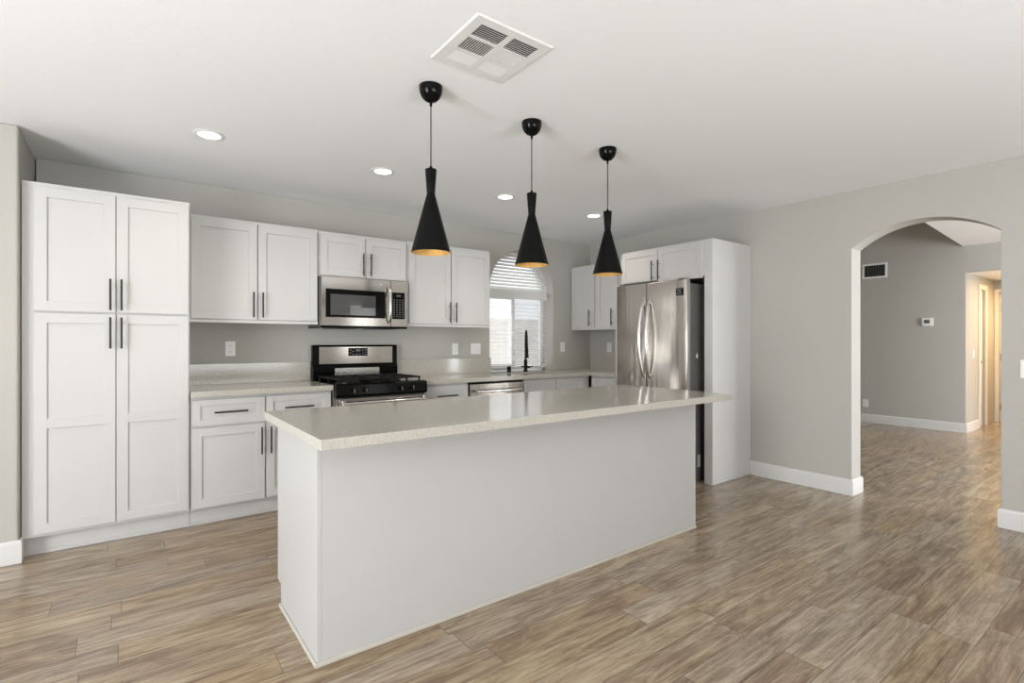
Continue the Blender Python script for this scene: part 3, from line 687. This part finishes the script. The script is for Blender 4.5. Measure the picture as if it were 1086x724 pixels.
b = MB(); b.box(.02, W-.02, .04, .80, .0, .055); b.build('base_grille', 'side', fr)
for x in (.03, W-.09):
    b = MB(); b.box(x, x+.06, .01, .12, 1.8665, 1.880); b.build('hinge_cover', 'side', fr, bevel=.003)
b = MB(); b.box(.722, .792, -.002, .004, 1.723, 1.790); bd = b.build('badge', 'gloss', fr, bevel=.001); bd.location = (0, .0, 0)
b = MB()
for (x0, x1, z) in ((.730, .784, 1.776), (.738, .776, 1.764), (.730, .745, 1.748), (.752, .784, 1.750), (.730, .784, 1.735)): b.box(x0, x1, -.003, -.0015, z-.0025, z+.0025)
b.build('badge_print', 'digit', bd)
# energy label low on the side, small white pear magnet
b = MB(); b.box(W-.0125, W-.0105, .205, .250, .13, .245); b.build('side_label', 'plate', fr)
b = MB(); b.lathe([(0, -.028), (.010, -.026), (.0165, -.016), (.016, -.005), (.010, .006), (.006, .014), (.003, .022), (0, .024)], n=24)
o = b.build('fridge_magnet', 'plate', smooth=True); o.location = (4.237, 2.790, 1.172); o.scale = (1, .25, 1)
tag(o, 'small white pear-shaped magnet on the dark side of the refrigerator', 'magnet')

# ---------------------------------------------------------------- wall plates
def plate(label, loc, rz, kind, group=None, w_=.074, h=.122, cat='outlet', name='wall_outlet'):
    t = thing(name, label, cat, loc, rz)
    b = MB(); b.box(-w_/2, w_/2, -.007, -.0005, -h/2, h/2); b.build('cover_plate', 'plate', t, bevel=.002)
    if kind == 'outlet':
        for zc in (-.026, .026):
            b = MB(); b.lathe([(0, .0095), (.0165, .0095), (.0165, .006)], n=20); r = b.build('receptacle', 'plate', t, smooth=True); r.rotation_euler = (PI/2, 0, 0); r.location = (0, 0, zc)
            b = MB(); b.box(-.008, -.005, -.001+.0, .006, .0093, .0102); b.box(.005, .008, -.001, .006, .0093, .0102); b.cyl((0, -.008, .0093), (0, -.008, .0102), .0026, n=8); b.build('slots', 'slot', r)
    elif kind == 'gfci':
        b = MB(); b.box(-.017, .017, -.010, -.006, -.035, .035); r = b.build('receptacle', 'plate', t, bevel=.0015)
        b = MB()
        for zc in (-.022, .022): b.box(-.009, -.006, -.0105, -.0095, zc-.004, zc+.004); b.box(.006, .009, -.0105, -.0095, zc-.004, zc+.004)
        b.build('slots', 'slot', r)
    else:
        n = kind
        for k in range(n):
            x = (k-(n-1)/2)*.046
            b = MB(); b.prism([(-.0105, -.034), (-.007, -.034), (-.007, .034), (-.0075, .034)], lambda u, v, q: (q, u, v), x-.016, x+.016); b.build('rocker', 'plate', t, bevel=.001)
    return t
plate('white double outlet on the wall above the counter beside the pantry', (.692, YB, 1.240), 0, 'outlet')
plate('narrow white outlet plate on the wall right of the range', (2.845, YB, 1.218), 0, 'gfci')
plate('wide white double switch plate on the wall left of the window', (3.108, YB, 1.219), 0, 2, w_=.128, cat='switch', name='light_switch')
plate('white switch plate on the back wall right of the arched window', (4.411, YB, 1.231), 0, 1, cat='switch', name='light_switch')
plate('white outlet plate on the side wall under the corner wall cabinet', (XR, 4.476, 1.228), -PI/2, 'gfci')
plate('white switch plate at the right edge of the photo beside the archway', (XR, .695, 1.113), -PI/2, 1, h=.125, cat='switch', name='light_switch')
plate('low white outlet on the far room wall seen through the archway', (FX, 3.225, .305), -PI/2, 'outlet')
plate('white switch plate on the warm lit hallway wall', (9.95, HY, 1.12), 0, 1, cat='switch', name='light_switch')
# thermostat
t = thing('thermostat', 'small white thermostat on the far room wall beyond the archway', 'thermostat', (FX, 2.42, 1.589), -PI/2)
b = MB(); b.box(-.066, .066, -.028, -.0005, -.060, .060); b.build('housing', 'plate', t, bevel=.006)
b = MB(); b.box(-.038, .030, -.0295, -.0275, -.020, .032); b.build('lcd', 'lcd', t)
# far wall return vent
t = thing('wall_vent', 'white framed dark return air grille high on the far room wall', 'vent', (FX, 3.10, 2.425), -PI/2)
vw, vh = .34, .235
b = MB(); b.grid([-vw/2, -vw/2+.028, vw/2-.028, vw/2], [-vh/2, -vh/2+.028, vh/2-.028, vh/2], lambda u, v: abs(u) > vw/2-.028 or abs(v) > vh/2-.028, XZ, -.012, -.0005); b.build('frame', 'vent', t, bevel=.002)
b = MB(); b.box(-vw/2+.028, vw/2-.028, -.003, -.001, -vh/2+.028, vh/2-.028); b.build('duct_shade_sheet', 'ventdark', t)  # dark sheet painted as duct shade, no hole behind it
b = MB()
for k in range(14): x = -vw/2+.038+k*.0203; b.box(x-.0016, x+.0016, -.010, -.003, -vh/2+.028, vh/2-.028)
b.build('louvres', 'ventgrey', t)

# ---------------------------------------------------------------- ceiling vent
cx0, cx1, cy0, cy1 = 1.088, 1.474, 1.672, 2.052
t = thing('ceiling_vent', 'square white ceiling air vent with six banks of louvres', 'vent', ((cx0+cx1)/2, (cy0+cy1)/2, CEIL))
A = (cx1-cx0)/2-.004; ZB = -.0065
xs_ = [-A, -A+.042, -.014, .014, A-.042, A]; ys_ = [-A, -A+.038, -.066, -.046, .046, .066, A-.038, A]
hole = lambda u, v: ((xs_[1] < u < xs_[2]) or (xs_[3] < u < xs_[4])) and any(ys_[i] < v < ys_[i+1] for i in (1, 3, 5))
b = MB(); b.grid(xs_, ys_, lambda u, v: not hole(u, v), XY, ZB, ZB+.0015)
# sloped rim up to the ceiling
r0 = [b.bm.verts.new(p) for p in ((-A, -A, ZB), (A, -A, ZB), (A, A, ZB), (-A, A, ZB))]; B_ = A+.008
r1 = [b.bm.verts.new(p) for p in ((-B_, -B_, -.0005), (B_, -B_, -.0005), (B_, B_, -.0005), (-B_, B_, -.0005))]
for k in range(4): b.bm.faces.new((r0[k], r0[(k+1)%4], r1[(k+1)%4], r1[k]))
b.build('frame', 'vent', t)
MB().box(-A+.03, A-.03, -A+.03, A-.03, -.0022, -.0008).build('duct_shade_sheet', 'ventdark', t)  # black sheet in place of a cut hole, painted as duct shade
def louvre(b, c, half, lo, hi, axis, tilt):
    """one blade: centre c, width 2*half across, from lo to hi along, leaning by tilt"""
    dz = abs(half*math.tan(tilt)) if abs(tilt) < 1.2 else half
    a_, b_ = (c-half, ZB+.0005), (c+half, ZB+.0005+min(2*half*math.tan(tilt), .0032)) if tilt > 0 else (c+half, ZB+.0005)
    if tilt < 0: a_ = (c-half, ZB+.0005+min(2*half*math.tan(-tilt), .0032))
    pts = [a_, b_, (b_[0], b_[1]+.0008), (a_[0], a_[1]+.0008)]
    f = (lambda u, v, w_: (w_, u, v)) if axis == 'y' else (lambda u, v, w_: (u, w_, v))
    b.prism(pts, f, lo, hi)
for i in (1, 3, 5):
    for (u0, u1) in ((xs_[1], xs_[2]), (xs_[3], xs_[4])):
        v0, v1 = ys_[i], ys_[i+1]; b = MB()
        if i == 3:
            n = 12
            for k in range(n): louvre(b, u0+(k+.5)*(u1-u0)/n, .0040 if u0 < 0 else .0030, v0, v1, 'x', .75 if u0 < 0 else -.75)
        else:
            n = 7
            for k in range(n): louvre(b, v0+(k+.5)*(v1-v0)/n, .0040 if i == 1 else .0032, u0, u1, 'y', .75 if i == 1 else -.75)
        b.build('louvre_bank', 'vent', t)

# ---------------------------------------------------------------- recessed lights
def can(x, y, lit, label, first=None):
    if first is not None and lit: return dup(first, (x, y, CEIL), label)
    t = thing('recessed_light', label, 'ceiling light', (x, y, CEIL), 0, 'recessed ceiling lights')
    b = MB(); b.lathe([(.060, -.001), (.064, -.007), (.082, -.005), (.088, -.001)], n=40); b.build('trim_ring', 'vent', t, smooth=True)
    b = MB(); b.lathe([(0, -.0035), (.061, -.0035), (.061, -.0008), (0, -.0008)], n=40); b.build('lens', 'lamp' if lit else 'dimlens', t, smooth=True)
    return t
c1 = can(.409, 3.645, True, 'lit recessed ceiling light nearest the pantry, leftmost of the row')
can(1.532, 3.648, True, 'lit recessed ceiling light above the gap in front of the range, second from left', c1)
can(2.662, 3.648, True, 'lit recessed ceiling light between the first and second pendants, third from left', c1)
can(3.774, 3.66, True, 'lit recessed ceiling light behind the pendant nearest the refrigerator, rightmost of the row', c1)
can(3.76, 4.404, False, 'unlit recessed ceiling light close to the wall above the arched window')
for x, y in ((.409, 3.645), (1.532, 3.648), (2.662, 3.648), (3.774, 3.66)):
    l = bpy.data.lights.new('recessed_beam', 'SPOT'); l.energy = 17; l.spot_size = 2.5; l.spot_blend = .8; l.color = (1, .87, .70); l.shadow_soft_size = .05
    o = bpy.data.objects.new('recessed_beam', l); COL.objects.link(o); o.location = (x, y, CEIL-.012)

# ---------------------------------------------------------------- pendants
def pendant(label, loc):
    t = thing('pendant_light', label, 'pendant light', loc, 0, 'black pendant lights over the island')
    b = MB(); b.lathe([(0, -.078), (.012, -.0775), (.030, -.070), (.046, -.054), (.0555, -.032), (.058, -.012), (.058, -.0008), (0, -.0008)], n=48); b.build('canopy', 'gloss', t, smooth=True)
    b = MB(); b.lathe([(0, -.098), (.006, -.098), (.008, -.074), (0, -.074)], n=20); b.build('cord_grip', 'black', t, smooth=True)
    b = MB(); b.cyl((0, 0, -.40), (0, 0, -.09), .0028, n=10); b.build('cord', 'black', t, smooth=True)
    zb = 1.742-CEIL
    z0, zw, zt = zb, zb+.295, zb+.415
    sh = [(.0965, z0), (.098, z0+.002), (.0205, zw-.004), (.0195, zw), (.0205, zw+.006), (.0285, zt-.002), (.0275, zt), (0, zt+.001)]
    b = MB(); b.lathe(sh, n=64); s = b.build('lamp_shade', 'black', t, smooth=True)
    b = MB(); b.lathe([(.0965, z0), (.0955, z0+.001), (.0180, zw-.006), (0, zw-.006)], n=64); b.build('shade_lining', 'gold', s, smooth=True)
    b = MB(); b.lathe([(0, zt+.018), (.006, zt+.016), (.009, zt), (0, zt)], n=20); b.build('shade_cap', 'black', s, smooth=True)
    b = MB(); b.lathe([(0, zw-.12), (.018, zw-.11), (.024, zw-.085), (.018, zw-.05), (.013, zw-.03), (.013, zw-.006), (0, zw-.006)], n=24); b.build('bulb', 'dimlens', t, smooth=True)
    return t
p1 = pendant('black hourglass pendant light nearest the camera, leftmost of the three', (1.216, 2.296, CEIL))
dup(p1, (1.880, 2.317, CEIL), 'black hourglass pendant light in the middle of the three over the island')
dup(p1, (2.543, 2.340, CEIL), 'black hourglass pendant light nearest the refrigerator, rightmost of the three')
